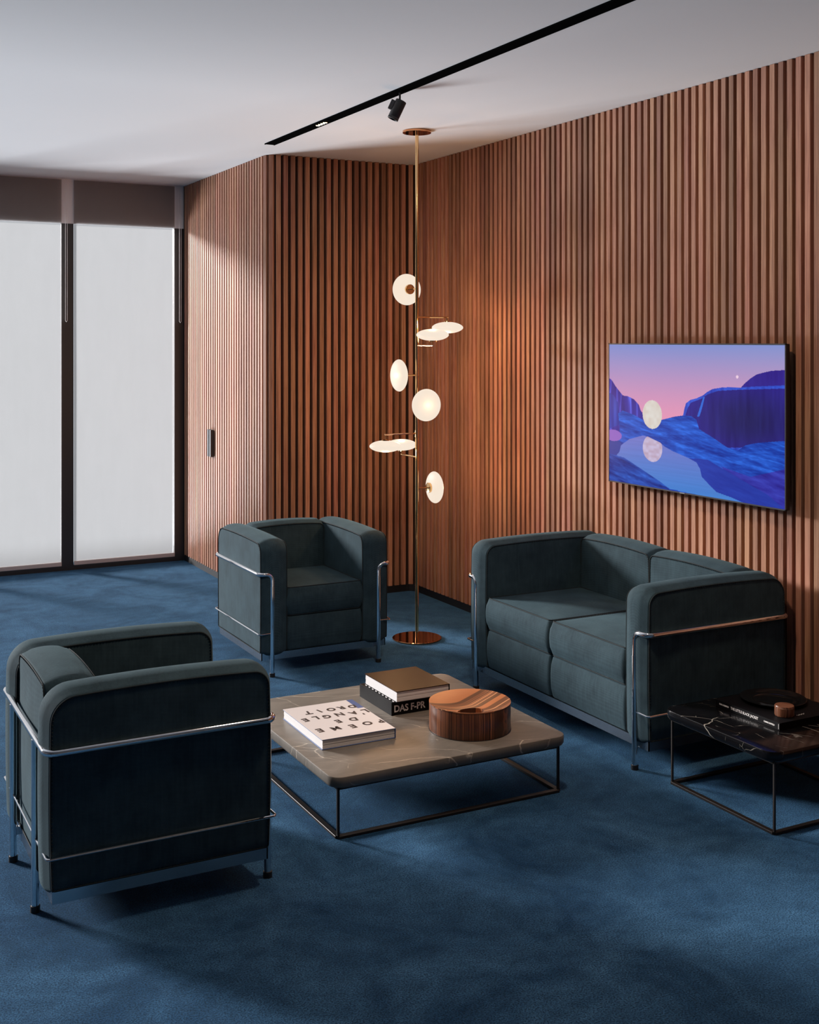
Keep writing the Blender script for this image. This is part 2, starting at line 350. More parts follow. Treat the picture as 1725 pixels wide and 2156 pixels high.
def outline(w, h, radii, n=8):
    """rounded rectangle centred on 0; radii for bottom-right, top-right, top-left, bottom-left; CCW"""
    pts = []
    for (sx, sy), r, a0 in zip(((1, -1), (1, 1), (-1, 1), (-1, -1)), radii, (-90, 0, 90, 180)):
        cx = sx*(w/2-r); cy = sy*(h/2-r)
        for k in range(n+1):
            a = math.radians(a0+90*k/n); pts.append((cx+r*math.cos(a), cy+r*math.sin(a)))
    out = []
    for i, p in enumerate(pts):      # extra points along the straights so that the crown can bend them
        q = pts[(i+1) % len(pts)]; out.append(p); d = math.hypot(q[0]-p[0], q[1]-p[1])
        if d > .05:
            m = max(1, int(d/.03))
            for k in range(1, m): out.append((p[0]+(q[0]-p[0])*k/m, p[1]+(q[1]-p[1])*k/m))
    return out
def slab(w, h, t, radii, er=.022, crown=.006, belly=.012, arch=0.0):
    """a soft cushion: outline w x h, thickness t, edges rounded by er. returns V (u, v, depth), F and the seam loops"""
    P = np.array(outline(w, h, radii)); n = len(P)
    if arch:   # the top edge swells upward in the middle
        P[:, 1] += np.where(P[:, 1] > 0, arch*(1-(2*P[:, 0]/w)**2), 0)
        P[:, 0] += np.sign(P[:, 0])*arch*.5*(1-(2*P[:, 1]/h)**2)*(np.abs(P[:, 0]) > w*.3)
    T = np.roll(P, -1, 0)-np.roll(P, 1, 0); ln = np.hypot(T[:, 0], T[:, 1])[:, None]; T = T/np.maximum(ln, 1e-9)
    Nn = np.stack([T[:, 1], -T[:, 0]], 1)
    rings = []
    for s in (.12, .35, .58, .78, .92):
        Q = (P-Nn*er)*s; e = belly*(1-np.clip((2*Q[:, 0]/w)**2, 0, 1))*(1-np.clip((2*Q[:, 1]/h)**2, 0, 1))
        rings.append((Q, t/2+e))
    for a in np.linspace(0, 90, 6):
        a = math.radians(a); rings.append((P-Nn*er*(1-math.sin(a)), np.full(n, t/2-er*(1-math.cos(a)))))
    half = len(rings)
    side = [(P+Nn*crown*(1-(2*d/t)**2), np.full(n, d)) for d in np.linspace(t/2-er, -(t/2-er), 7)[1:-1]]
    allr = rings+side+[(Q, -np.asarray(D)) for Q, D in reversed(rings)]
    V = []; F = []
    for Q, D in allr: V += [(q[0], q[1], d) for q, d in zip(Q, D)]
    for i in range(len(allr)-1):
        for k in range(n): F.append((i*n+k, (i+1)*n+k, (i+1)*n+(k+1) % n, i*n+(k+1) % n))
    V.append((0, 0, t/2+belly)); V.append((0, 0, -t/2-belly)); a, b = len(V)-2, len(V)-1
    for k in range(n): F.append((a, k, (k+1) % n)); L = (len(allr)-1)*n; F.append((b, L+(k+1) % n, L+k))
    sr = er*.45; SQ = P-Nn*sr; dd = t/2-sr*.6+.0035
    seams = [[(q[0], q[1], s*dd) for q in SQ] for s in (1, -1)]
    return V, F, seams
AX = {'x': lambda u, v, d: (d, u, v), 'y': lambda u, v, d: (u, -d, v), 'z': lambda u, v, d: (u, v, d)}
def cushion(name, parent, axis, centre, w, h, t, radii, er=.022, crown=.006, belly=.012, arch=0.0, seam=True, drop=None):
    V, F, seams = slab(w, h, t, radii, er, crown, belly, arch)
    f = AX[axis]; tr = lambda p: tuple(a+b for a, b in zip(f(*p), centre))
    if axis == 'x': F = [tuple(reversed(q)) if False else q for q in F]
    o = obj(name, [tr(p) for p in V], F, M['fabric'], parent, True)
    if seam:
        b = MB()
        for s in seams: b.tube([tr(p) for p in s], .0022, 6, closed=True)
        so = b.build('seam', M['seam'], o, True)
        b = MB()                                         # the little stitches beside the seam
        for s in seams:
            acc = 0
            for i in range(len(s)):
                p = Vector(tr(s[i])); q = Vector(tr(s[(i+1) % len(s)])); L = (q-p).length
                if L < 1e-5: continue
                while acc < L:
                    c0 = p+(q-p)*(acc/L); inw = (Vector(centre)-c0); inw[{'x': 0, 'y': 1, 'z': 2}[axis]] = 0; inw.normalize()
                    a = c0+inw*.001; e = c0+inw*.0065; tdir = (q-p).normalized()*.0007
                    up = Vector((0, 0, 0)); up[{'x': 0, 'y': 1, 'z': 2}[axis]] = (1 if (c0-Vector(centre))[{'x': 0, 'y': 1, 'z': 2}[axis]] > 0 else -1)*.0022
                    b.add([a-tdir, a+tdir, e+tdir, e-tdir, a+up, e+up], [(0, 1, 4), (2, 3, 5), (1, 2, 5, 4), (3, 0, 4, 5)])
                    acc += .0105
                acc -= L
        st = b.build('stitching', M['seam'], o); st['kind'] = 'stuff'
    return o

# ------------------------------------------------------------------ room
H = 2.82
XR, YB, XL, YW = 3.68, 6.955, 2.655, 8.72
X0, Y0 = -4.6, -2.6
structure(MB().box(X0, XR+.2, Y0, YW+.3, -.05, 0).build('floor', M['carpet']))
ceil = structure(MB().box(X0, XR+.2, Y0, YW+.3, H, H+.06).build('ceiling', M['ceiling']))
structure(MB().box(X0-.1, X0, Y0, YW+.3, 0, H).build('wall_side', M['wall']))
structure(MB().box(X0, XR+.2, Y0-.1, Y0, 0, H).build('wall_front', M['wall']))

# slatted walls: backing, skirting and one oak-brown slat after another along a rounded path
RO, RI = .10, .05
SD = .029      # slat depth
def path(s):
    """point and outward normal on the slat face at arc length s"""
    L1 = YW-(YB+RO); A1 = RO*PI/2; L2 = (XR-RI)-(XL+RO); A2 = RI*PI/2
    if s < L1: return (XL, YW-s), (-1, 0), 'left'
    s -= L1
    if s < A1:
        a = s/RO; return (XL+RO-RO*math.cos(a), YB+RO-RO*math.sin(a)), (-math.cos(a), -math.sin(a)), 'back'
    s -= A1
    if s < L2: return (XL+RO+s, YB), (0, -1), 'back'
    s -= L2
    if s < A2:
        a = s/RI; return (XR-RI+RI*math.sin(a), YB-RI+RI*math.cos(a)), (-math.sin(a), -math.cos(a)), 'back'
    s -= A2
    return (XR, YB-RI-s), (-1, 0), 'right'
def strip(s0, s1, off0, off1, z0, z1, step=.02):
    k = max(2, int((s1-s0)/step)+1); V = []; F = []
    for s in np.linspace(s0, s1, k):
        p, nn, _ = path(s)
        for off in (off0, off1):
            for z in (z0, z1): V.append((p[0]-nn[0]*off, p[1]-nn[1]*off, z))
    for i in range(k-1):
        a = i*4; b = a+4; F += [(a, b, b+1, a+1), (a+2, a+3, b+3, b+2), (a+1, b+1, b+3, a+3), (a, a+2, b+2, b)]
    F += [(0, 1, 3, 2), (4*k-4, 4*k-2, 4*k-1, 4*k-3)]
    return V, F
S1 = YW-(YB+RO); S2 = S1+RO*PI/2+(XR-RI)-(XL+RO)+RI*PI/2; S3 = S2+(YB-RI)-.2
walls = {}
for key, a, b in (('left', 0, S1), ('back', S1, S2), ('right', S2, S3)):
    V, F = strip(a, b, SD, SD+.08, 0, H, .02 if key == 'back' else 3)
    walls[key] = structure(obj('wall_'+key, V, F, M['backing']))
    V, F = strip(a, b, .004, SD, 0, .045, .02 if key == 'back' else 3)
    structure(obj('baseboard_'+key, V, F, M['skirting']))
structure(MB().box(XR, XR+.1, Y0, .2, 0, H).build('wall_right_end', M['backing']))
PITCH = .0490; SW = .0300
sm = MB().box(-SW/2, SW/2, 0, SD, .045, H-.001, .0015)
slat_mesh = bpy.data.meshes.new('slat'); slat_mesh.from_pydata(sm.V, [], sm.F); slat_mesh.materials.append(M['slat'])
s = .03
while s < S3-.02:
    p, nn, key = path(s)
    o = bpy.data.objects.new('slat', slat_mesh); C.objects.link(o); o.parent = walls[key]
    o.location = (p[0], p[1], 0); o.rotation_euler = (0, 0, math.atan2(nn[1], nn[0])+PI/2)
    s += PITCH
# pull handle on the left slats (a door hidden in the slats)
hd = thing('door_handle', 'short black and grey metal pull handle set in the slatted wall near the windows', 'handle', (XL, 8.03, .84))
for k, y in enumerate((.049, -.0)):
    MB().box(-.022, SD, y-.017, y+.017, 0, .19, .001).build('grip', M['gun'], hd)
MB().box(.002, .02, -.045, .07, .004, .186).build('back_plate', M['foot'], hd)

# ------------------------------------------------------------------ window wall
PW = .831
fr = struct_empty('wall_window')
MB().box(X0, XL, YW+.004, YW+.03, 2.50, H).build('bulkhead', M['bulkhead'], fr)
MB().box(X0, XL+.1, YW+.002, YW+.04, 0, .038).build('sill', M['frame'], fr)
MB().box(2.581, XL+.03, YW+.001, YW+.022, .038, 2.50).build('end_post', M['frame'], fr)
MB().box(XL, XL+.3, YW, YW+.3, 0, H).build('end_reveal', M['frame'], fr)
def chain(name, x, label):
    o = MB().tube([(x-.0065, YW-.045, H-.01), (x-.0065, YW-.045, 1.80), (x, YW-.045, 1.79), (x+.0065, YW-.045, 1.80), (x+.0065, YW-.045, H-.01)], .0016, 6).build(name, M['white_cord'], None, True)
    return tag(o, label, 'cord', 'looped blind chains hanging at the windows')
i = 0
x1 = 2.581
while x1 > X0:
    if i == 2: PW = x1-X0+.01       # out of the picture: one unseen wide window, posts left out against shadow stripes
    x0 = x1-PW+.087; i += 1
    win = struct_empty('window_%d' % i)
    MB().box(x0-.087, x0, YW+.001, YW+.022, .038, 2.50).build('mullion', M['frame'], win)
    MB().box(x0, x1, YW+.008, YW+.013, .038, 2.50).build('pane', M['pane'], win)
    seen = i <= 2
    b = (thing('roller_blind', 'white screen roller blind beside the slatted wall, right of the window post' if i == 1 else 'white screen roller blind cut off by the left picture edge', 'blind', ((x0+x1)/2, YW-.01, 0), 0, None)
         if seen else win)
    off = (x0+x1)/2 if seen else 0; yo = YW-.01 if seen else 0
    c0 = 0 if seen else (x0+x1)/2; y_ = 0 if seen else YW-.01
    hw = PW/2-.087/2
    # the cloth: a gently uneven sheet hanging from the ceiling
    V = []; F = []; nx, nz = 10, 26
    for a in range(nx+1):
        for c in range(nz+1):
            u = a/nx; v = c/nz; V.append((c0-hw+2*hw*u, y_+.0012*math.sin(9*v+5*u+i)+.0008*math.sin(23*u+i), .045+(H-.006-.045)*v))
    for a in range(nx):
        for c in range(nz): k = a*(nz+1)+c; F.append((k, k+nz+1, k+nz+2, k+1))
    obj('blind_cloth', V, F, M['blind'], b, True)
    MB().box(c0-hw, c0+hw, y_-.008, y_+.008, .036, .066, .003).build('bottom_bar', M['blind_bar'], b)
    x1 -= PW
chain('blind_chain', 1.777, 'thin white looped blind chain hanging down the dark post between the two blinds')
chain('blind_chain', 2.614, 'thin white looped blind chain hanging in the corner next to the wooden slats')

# ------------------------------------------------------------------ lounge seating
def lounge(name, label, cat, loc, rz, W, D, seats, zs=1.0, legin=.055, group=None):
    T = thing(name, label, cat, loc, rz, group)
    w = W/2; yf = -D/2; yb = D/2; at = .138
    zb = .112*zs; za = .655*zs
    iw = W-2*at
    R = .0105; ty = yf-.014; tb = yb+.012; tx = w+.010; zt = .505*zs; lx = w-legin
    # arms
    for sx in (-1, 1):
        cushion('arm', T, 'x', (sx*(w-at/2), .0, (zb+za)/2), D, za-zb, at, (.014, .070, .048, .014) , .011, .015, .008, .010)
    sw = iw/seats
    for k in range(seats):
        cx = -iw/2+sw*(k+.5)
        cushion('back_cushion', T, 'y', (cx, yb-.010-.075, (zb+za+.0)/2), sw-.002, za-zb+.005, .15, (.02, .030, .030, .02), .011, .014, .012, .010)
        d0 = yf+.000; d1 = yb-.16
        cushion('seat_cushion', T, 'z', (cx, (d0+d1)/2, (.288*zs+.425*zs)/2), sw-.004, d1-d0, .137*zs, (.022, .022, .022, .022), .012, .013, .015)
        cushion('base_cushion', T, 'z', (cx, (d0+d1)/2+.002, (zb+.285*zs)/2), sw-.004, d1-d0-.004, .285*zs-zb-.003, (.018, .018, .018, .018), .012, .009, .0, seam=False)
    # chrome
    b = MB().tube([(-lx, ty, .44), (-lx, ty, zt), (-tx, ty, zt), (-tx, tb, zt), (tx, tb, zt), (tx, ty, zt), (lx, ty, zt), (lx, ty, .44)], R, 14, fillet=.032)
    b.build('top_rail', M['chrome'], T, True)
    bl = .5-.187/.345*.5
    bx = w-.158
    for x, y, top in ((-lx, ty, .44), (lx, ty, .44), (-bx, tb, zt-R*.6), (bx, tb, zt-R*.6)):
        l = MB().cyl((x, y, 0), R*1.08, .016, top, 20).build('leg', M['chrome'], T, True)
        MB().cyl((x, y, 0), R*1.35, 0, .018, 20).build('foot_cap', M['foot'], l, True)
    zr = .213*zs; rx = w+.014; 
    MB().tube([(-lx-.008, ty, zr), (-rx, ty-.002, zr), (-rx, tb, zr), (rx, tb, zr), (rx, ty-.002, zr), (lx+.008, ty, zr)], .0038, 8, fillet=.012).build('lower_rod', M['chrome'], T, True)
    # flat steel rim under the cushions
    z0, z1 = zb-.034, zb+.001; b = MB(); e = .004
    b.box(-w+.006, w-.006, yf+.004, yf+.004+e, z0, z1); b.box(-w+.006, w-.006, yb-.01, yb-.01+e, z0, z1)
    b.box(-w+.006, -w+.006+e, yf+.004, yb-.01, z0, z1); b.box(w-.006-e, w-.006, yf+.004, yb-.01, z0, z1)
    b.box(-w+.01, w-.01, yf+.008, yb-.012, z1-.004, z1)
    b.build('base_rim', M['rim'], T)
    for x, y in ((-lx, yf), (lx, yf)): MB().box(x-.006, x+.006, ty, yf+.01, z0+.006, z1-.004).build('bracket', M['rim'], T)
    for x in (-bx, bx): MB().box(x-.006, x+.006, yb-.012, tb, z0+.006, z1-.004).build('bracket', M['rim'], T)
    return T
lounge('armchair', 'dark teal cube armchair with chrome tube frame facing the room beside the floor lamp', 'armchair', (2.409, 5.825, 0), 0, .692, .645, 1, group='matching teal cube armchairs')
lounge('armchair', 'dark teal cube armchair with chrome tube frame seen from behind at the left front', 'armchair', (.975, 3.735, 0), PI/2, .692, .650, 1, group='matching teal cube armchairs')
lounge('sofa', 'two seat dark teal cube sofa with chrome tube frame against the slatted wall', 'sofa', (3.262, 4.245, 0), -PI/2, 1.325, .700, 2, 1.05, .068)

# ------------------------------------------------------------------ low coffee table with books and box
def frame_table(name, label, cat, x0, x1, y0, y1, ztop, tt, rad, top_mat, bar, bar_mat):
    cx, cy = (x0+x1)/2, (y0+y1)/2; T = thing(name, label, cat, (cx, cy, 0))
    w, d = x1-x0, y1-y0
    P = outline(w, d, (rad,)*4, 8); V = []; F = []; n = len(P)
    prof = [(.012, ztop-tt), (.004, ztop-tt+.004), (0, ztop-tt+.012), (0, ztop-.004), (.0012, ztop-.001), (.004, ztop)]
    for ins, z in prof:
        k = 1-2*ins/w
        V += [(p[0]*k, p[1]*k, z) for p in P]
    for i in range(len(prof)-1):
        for k in range(n): F.append((i*n+k, i*n+(k+1) % n, (i+1)*n+(k+1) % n, (i+1)*n+k))
    F += [list(range(n-1, -1, -1)), list(range((len(prof)-1)*n, len(prof)*n))]
    obj('table_top', V, F, top_mat, T, True, math.radians(40))
    hb = bar/2; ix = w/2-.03; iy = d/2-.025; zt = ztop-tt
    for sx in (-1, 1):
        for sy in (-1, 1):
            MB().box(sx*ix-hb, sx*ix+hb, sy*iy-hb, sy*iy+hb, 0, zt, .001).build('leg', bar_mat, T)
    fb = bar*1.15
    for sy in (-1, 1):
        MB().box(-ix, ix, sy*iy-fb, sy*iy+fb, .0005, .010, .001).build('floor_bar', bar_mat, T)
        MB().box(-ix, ix, sy*iy-hb, sy*iy+hb, zt-.008, zt).build('top_bar', bar_mat, T)
    for sx in (-1, 1):
        MB().box(sx*ix-fb, sx*ix+fb, -iy, iy, .0006, .0098, .001).build('floor_bar', bar_mat, T)
        MB().box(sx*ix-hb, sx*ix+hb, -iy, iy, zt-.0079, zt).build('top_bar', bar_mat, T)
    return T
ZT = .210
frame_table('coffee_table', 'low square coffee table with grey brown marble top on thin dark metal frame', 'coffee table', 1.592, 2.535, 3.575, 4.505, ZT, .040, .045, M['grey_marble'], .009, M['dark_metal'])

def text_mesh(name, txt, size, m, parent, mw, ext=.0004, font_shear=0, align='CENTER', sx=1.0, bold=0.0):
    cu = bpy.data.curves.new(name, 'FONT'); cu.body = txt; cu.size = size; cu.extrude = ext; cu.align_x = align; cu.align_y = 'CENTER'; cu.shear = font_shear
    cu.offset = bold
    cu.resolution_u = 3
    t = bpy.data.objects.new(name, cu); C.objects.link(t)
    bpy.context.view_layer.update()
    me = bpy.data.meshes.new_from_object(t.evaluated_get(bpy.context.evaluated_depsgraph_get())); me.name = name
    bpy.data.objects.remove(t); bpy.data.curves.remove(cu)
    me.transform(mw @ Matrix.Diagonal((sx, 1, 1, 1))); me.materials.clear(); me.materials.append(m)
    o = bpy.data.objects.new(name, me); C.objects.link(o); o.parent = parent; return o
def book(name, label, loc, rz, w, d, t, cov, spine='+x', board=.0025, over=.003, top_mat=None, group=None, pages=None):
    """closed hardback lying flat: pages, two boards and a spine; w along x, d along y"""
    T = thing(name, label, 'book', loc, rz, group)
    w2, d2 = w/2, d/2; o_ = over
    ins = {'+x': (o_, 0, o_, o_), '-x': (0, o_, o_, o_), '-y': (o_, o_, 0, o_), '+y': (o_, o_, o_, 0)}[spine]
    pg = MB()
    n = 6
    for k in range(n):   # the page block in thin signatures, each a hair different
        z0 = board+(t-2*board)*k/n; z1 = board+(t-2*board)*(k+1)/n; j = .0004*((k*7) % 3)
        pg.box(-w2+ins[0]+j, w2-ins[1]-.001, -d2+ins[2]+j+ (.001 if spine == '-y' else 0), d2-ins[3]-j, z0, z1)
    pg.build('pages', pages or M['paper'], T)
    MB().box(-w2, w2, -d2, d2, 0, board, .0006).build('cover_board', cov, T)
    MB().box(-w2, w2, -d2, d2, t-board, t, .0006).build('cover_board', top_mat or cov, T)
    sp = {'+x': (w2-.002, w2+.0015, -d2, d2), '-x': (-w2-.0015, -w2+.002, -d2, d2), '-y': (-w2, w2, -d2-.0015, -d2+.002), '+y': (-w2, w2, d2-.002, d2+.0015)}[spine]
    MB().box(*sp, .0002, t-.0002, .0008).build('spine', cov, T)
    return T
# white book, upside down for the viewer, hand-cut letters
wb_c = ((1.676+1.960)/2, (3.84+4.235)/2); BW, BD, BT = .288, .390, .036
WB = book('book', 'large white book with hand cut dark letters, lying alone on the marble table', (wb_c[0], wb_c[1], ZT), math.radians(-1.0), BW, BD, BT, M['cover_blue'], '+x')
jac = MB(); w2, d2 = BW/2, BD/2
jac.add([(-w2, -d2, BT), (w2-.001, -d2, BT), (w2-.001, d2-.115, BT), (w2-.026, d2-.115, BT), (w2-.026, d2, BT), (-w2, d2, BT),
         (-w2, -d2, BT+.0006), (w2-.001, -d2, BT+.0006), (w2-.001, d2-.115, BT+.0006), (w2-.026, d2-.115, BT+.0006), (w2-.026, d2, BT+.0006), (-w2, d2, BT+.0006)],
        [(5, 4, 3, 2, 1, 0), (6, 7, 8, 9, 10, 11)]+[(k, (k+1) % 6, 6+(k+1) % 6, 6+k) for k in range(6)])
jac.build('printed_jacket', M['cover_white'], WB)
inv = Matrix.LocRotScale(WB.location, WB.rotation_euler, None).inverted()
for ch, zx, zy, rot, sz in (('P', 1300, 424, 8, .052), ('O', 1150, 447, -5, .056), ('E', 985, 480, 4, .058), ('M', 790, 505, 8, .056), ('E', 612, 528, 3, .058),
                            ('D', 990, 400, -6, .054), ('E', 822, 425, 6, .052),
                            ('L', 1125, 306, 4, .058), ("'", 1093, 330, 0, .05), ('A', 992, 330, 12, .052), ('N', 832, 346, 3, .056), ('G', 690, 372, -8, .054), ('L', 566, 386, 0, .054), ('E', 449, 411, 5, .054),
                            ('D', 975, 256, -6, .052), ('R', 855, 272, 6, .052), ('O', 738, 291, -4, .052), ('I', 605, 309, 14, .052), ('T', 480, 328, -5, .056)):
    p = inv @ Vector(fl(560+zx/5.39, 1440+zy/5.39, ZT+BT))
    mw = Matrix.Translation((p[0], p[1], BT+.0008)) @ Matrix.Rotation(PI+math.radians(rot), 4, 'Z')
    text_mesh('letter', ch, sz*.92, M['ink'], WB, mw, .0003, 0, 'CENTER', .92, .0018)
# black slipcase book and dark book on it
fbw, fbd, fbt = .262, .285, .051
FB = book('book', 'thick black book with white capital letters on its spine, under the dark glossy book', (2.062+fbw/2, 4.075+fbd/2, ZT), 0, fbw, fbd, fbt, M['cover_black'], '-y', .004)
MB().box(-fbw/2-.001, -fbw/2+.004, -fbd/2, fbd/2, .0003, fbt-.0006).build('slipcase_edge', M['cover_black'], FB)
mw = Matrix.Translation((-.122, -fbd/2-.0018, fbt*.47)) @ Matrix.Rotation(PI/2, 4, 'X')
text_mesh('spine_lettering', 'DAS F-PR', .036, M['print_white'], FB, mw, .0003, 0, 'LEFT', .93, .0008)
DB = book('book', 'dark brown glossy book with white page edges, topmost of the stack on the marble table', (2.075+.117, 4.06+.142, ZT+fbt+.0005), 0, .234, .284, .043, M['cover_black'], '+x', .003, .003, M['cover_brown'])
b = MB()
for k in range(9): b.box(-.1205, -.118, -.125+k*.03, -.112+k*.03, -.0002, .0022)
b.build('binding_thread', M['paper'], DB)

# striped round wooden box with scooped lid
RB, HB = .152, .106
BX = thing('round_wooden_box', 'round striped walnut box with scooped lid and finger hole, on the marble table', 'box', (2.256, 3.813, ZT))
MB().lathe([(RB-.012, 0), (RB-.001, 0), (RB, .003), (RB, HB-.008), (RB-.0008, HB-.0065), (RB-.012, HB-.0065), (RB-.012, .01)], 72).build('body', M['box_wood'], BX, True)
MB().lathe([(RB-.002, -.0), (RB+.002, .0005), (RB+.002, .0015), (RB-.002, .0022)], 48).build('felt_foot', M['foot'], BX, True)
nr, na = 34, 96; V = []; F = []
hc = Vector((-.048, -.087)); hr = .044
for j in range(nr+1):
    for k in range(na):
        a = 2*PI*k/na
        # rings morph from the hole outline to the rim of the lid
        t = j/nr
        hx, hy = hc[0]+hr*1.15*math.cos(a), hc[1]+hr*.95*math.sin(a)
        ox, oy = (RB+.0005)*math.cos(a), (RB+.0005)*math.sin(a)
        x, y = hx+(ox-hx)*t, hy+(oy-hy)*t
        dd = math.hypot(x-hc[0], y-hc[1]); rim = math.hypot(x, y)/RB
        u = (x*math.cos(.5)+y*math.sin(.5))/RB; q = (-x*math.sin(.5)+y*math.cos(.5))/RB
        z = HB-.004 - .008*math.exp(-((dd-hr)/.11)**2)*(1-rim**10) - .004*math.exp(-(q/.35)**2)*(1-rim**6)
        V.append((x, y, z))
for k in range(na): V.append(((RB+.0005)*math.cos(2*PI*k/na), (RB+.0005)*math.sin(2*PI*k/na), HB-.0075))
for j in range(nr):
    for k in range(na): F.append((j*na+k, (j+1)*na+k, (j+1)*na+(k+1) % na, j*na+(k+1) % na))
L = nr*na
for k in range(na): F.append((L+k, L+na+k, L+na+(k+1) % na, L+(k+1) % na))
base = len(V)
for k in range(na): v = V[k]; V.append((v[0], v[1], v[2]-.05))
for k in range(na): F.append((k, (k+1) % na, base+(k+1) % na, base+k))
F.append([base+k for k in range(na)])
obj('lid', V, F, M['lid_wood'], BX, True, math.radians(40))

# ------------------------------------------------------------------ black side table and its things
ZS = .282
frame_table('side_table', 'black marble side table with thin dark metal frame at the right edge, beside the sofa', 'side table', 2.898, 3.47, 2.925, 3.492, ZS, .038, .05, M['black_marble'], .008, M['dark_metal'])
kb = (3.092, 3.088); kw, kd, kt = .300, .325, .0265
KB = book('book', 'black book with white title on its spine, lying on the black side table', (kb[0]+kw/2, kb[1]+kd/2, ZS), 0, kw, kd, kt, M['cover_black'], '-x', .003, pages=M['cover_black'])
R_ = Matrix.Rotation(-PI/2, 4, 'Z') @ Matrix.Rotation(PI/2, 4, 'X')
for txt, y, size in (('KARL LAGERFELD', .117, .0074), ('THE LITTLE BLACK JACKET', .012, .0135), ('CARINE ROITFELD', -.112, .0074)):
    text_mesh('spine_lettering', txt, size, M['print_white'], KB, Matrix.Translation((-kw/2-.0019, y, kt*.5)) @ R_, .0002, 0, 'CENTER', .86, .0003)
MB().box(-kw/2-.0022, -kw/2-.0012, -.158, -.1565, .005, kt-.004).build('spine_mark', M['print_white'], KB)
MB().tube([(-.035+.045*k/11, -.128+.004*math.sin(k*1.9)+.006*k/11, kt+.0006) for k in range(12)], .0007, 6).build('signature', M['print_white'], KB, True)
DI = thing('round_dish', 'shallow round black lacquer dish with raised rings, lying on the black book', 'dish', (3.262, 3.292, ZS+kt+.0003))
MB().lathe([(.052, 0), (.10, .004), (.118, .012), (.120, .0135), (.117, .0135), (.098, .0062), (.074, .0045), (.072, .0062), (.069, .0045), (.03, .0040), (.001, .0040)], 64).build('dish_body', M['dish'], DI, True)
CU = thing('wooden_cup', 'small round striped wooden pot standing on the black book', 'pot', (3.172, 3.147, ZS+kt+.0003))
MB().lathe([(.028, 0), (.0335, .001), (.0345, .004), (.0345, .031), (.033, .033)], 40).build('pot_body', M['cup_wood'], CU, True)
MB().lathe([(.0335, .0332), (.0340, .0345), (.0325, .0372), (.001, .0378)], 40).build('pot_lid', M['cup_wood'], CU, True)
# the dish must not run through the pot: the pot stands before it

# ------------------------------------------------------------------ floor-to-ceiling lamp
LP = (3.101, 5.818)
T = thing('floor_lamp', 'brass floor to ceiling pole lamp with eight glowing white glass discs in the wall corner', 'lamp', (*LP, 0))
MB().lathe([(.134, 0), (.137, .002), (.137, .007), (.135, .0085), (.0, .0085)], 64).build('base', M['bronze'], T, True)
MB().cyl((0, 0, 0), .0098, .0085, H-.012, 20).build('pole', M['brass'], T, True)
MB().lathe([(.078, H-.014), (.080, H-.012), (.080, H-.002), (.078, H-.0005)], 48).build('ceiling_canopy', M['bronze'], T, True)
def lens(R, t, n=40):
    prof = [(.0005, -t/2)]
    for k in range(1, 24):
        a = -PI/2+PI*k/24; prof.append((R*math.cos(a)**.9 if math.cos(a) > 0 else 0, t/2*math.sin(a)*(.82+.18*abs(math.sin(a)))))
    prof.append((.0005, t/2)); return prof
def disc(arm_dir, z, L, kind, za=None):
    d = Vector((*arm_dir, 0)).normalized()
    ctr = Vector((d[0]*L, d[1]*L, z)); Rr, tt = .0885, .064
    me = MB().lathe(lens(Rr, tt), 48)
    if kind == 'v':
        rot = d.to_track_quat('Z', 'Y').to_matrix()
        me.V = [tuple(rot @ Vector(v)+ctr) for v in me.V]
        hs = me.build('shade', M['opal'], T, True)
        f = tt/2
        MB().tube([d*.005+Vector((0, 0, z)), d*(L-f-.006)+Vector((0, 0, z))], .0042, 10).build('arm', M['brass'], T, True)
        c = MB().lathe([(.004, -.016), (.026, -.014), (.028, -.012), (.028, .003), (.026, .004)], 28)
        c.V = [tuple(rot @ Vector(v)+d*(L-f+.002)+Vector((0, 0, z))) for v in c.V]
        c.build('socket', M['brass'], T, True)
        lp = d*(L+tt/2+.03)+Vector((0, 0, z))
    else:
        me.V = [tuple(Vector(v)+ctr) for v in me.V]
        hs = me.build('shade', M['opal'], T, True)
        up = 1 if za > z else -1
        MB().tube([Vector((0, 0, za))+d*.005, d*(L+.004)+Vector((0, 0, za))], .0042, 10).build('arm', M['brass'], T, True)
        p = d*(L-.004); MB().tube([Vector((p[0], p[1], za)), Vector((p[0], p[1], z+up*tt*.45))], .003, 8).build('stem', M['brass'], T, True)
        MB().lathe([(.020, z+up*(tt/2+.001)-.004), (.022, z+up*(tt/2+.001)-.003), (.022, z+up*(tt/2+.001)+.003), (.020, z+up*(tt/2+.001)+.004)], 28, (d[0]*L, d[1]*L, 0)).build('socket', M['brass'], T, True)
        lp = ctr - Vector((0, 0, up*(tt/2+.03)))
    l = lamp('lamp_light', 'POINT', lp, (0, 0, 0), LAMP_W, (1, .53, .23), shadow_soft_size=.02); l.parent = T
LAMP_W = 3.6
disc((0, 1), 1.943, .122, 'v')
disc((1, 0), 1.728, .195, 'h', 1.786)
disc((0, -1), 1.686, .180, 'h', 1.627)
disc((-1, 0), 1.463, .112, 'v')
disc((0, -1), 1.302, .110, 'v')
disc((-1, 0), 1.076, .195, 'h', 1.140)
disc((0, 1), 1.062, .187, 'h', 1.007)
disc((1, 0), .834, .112, 'v')

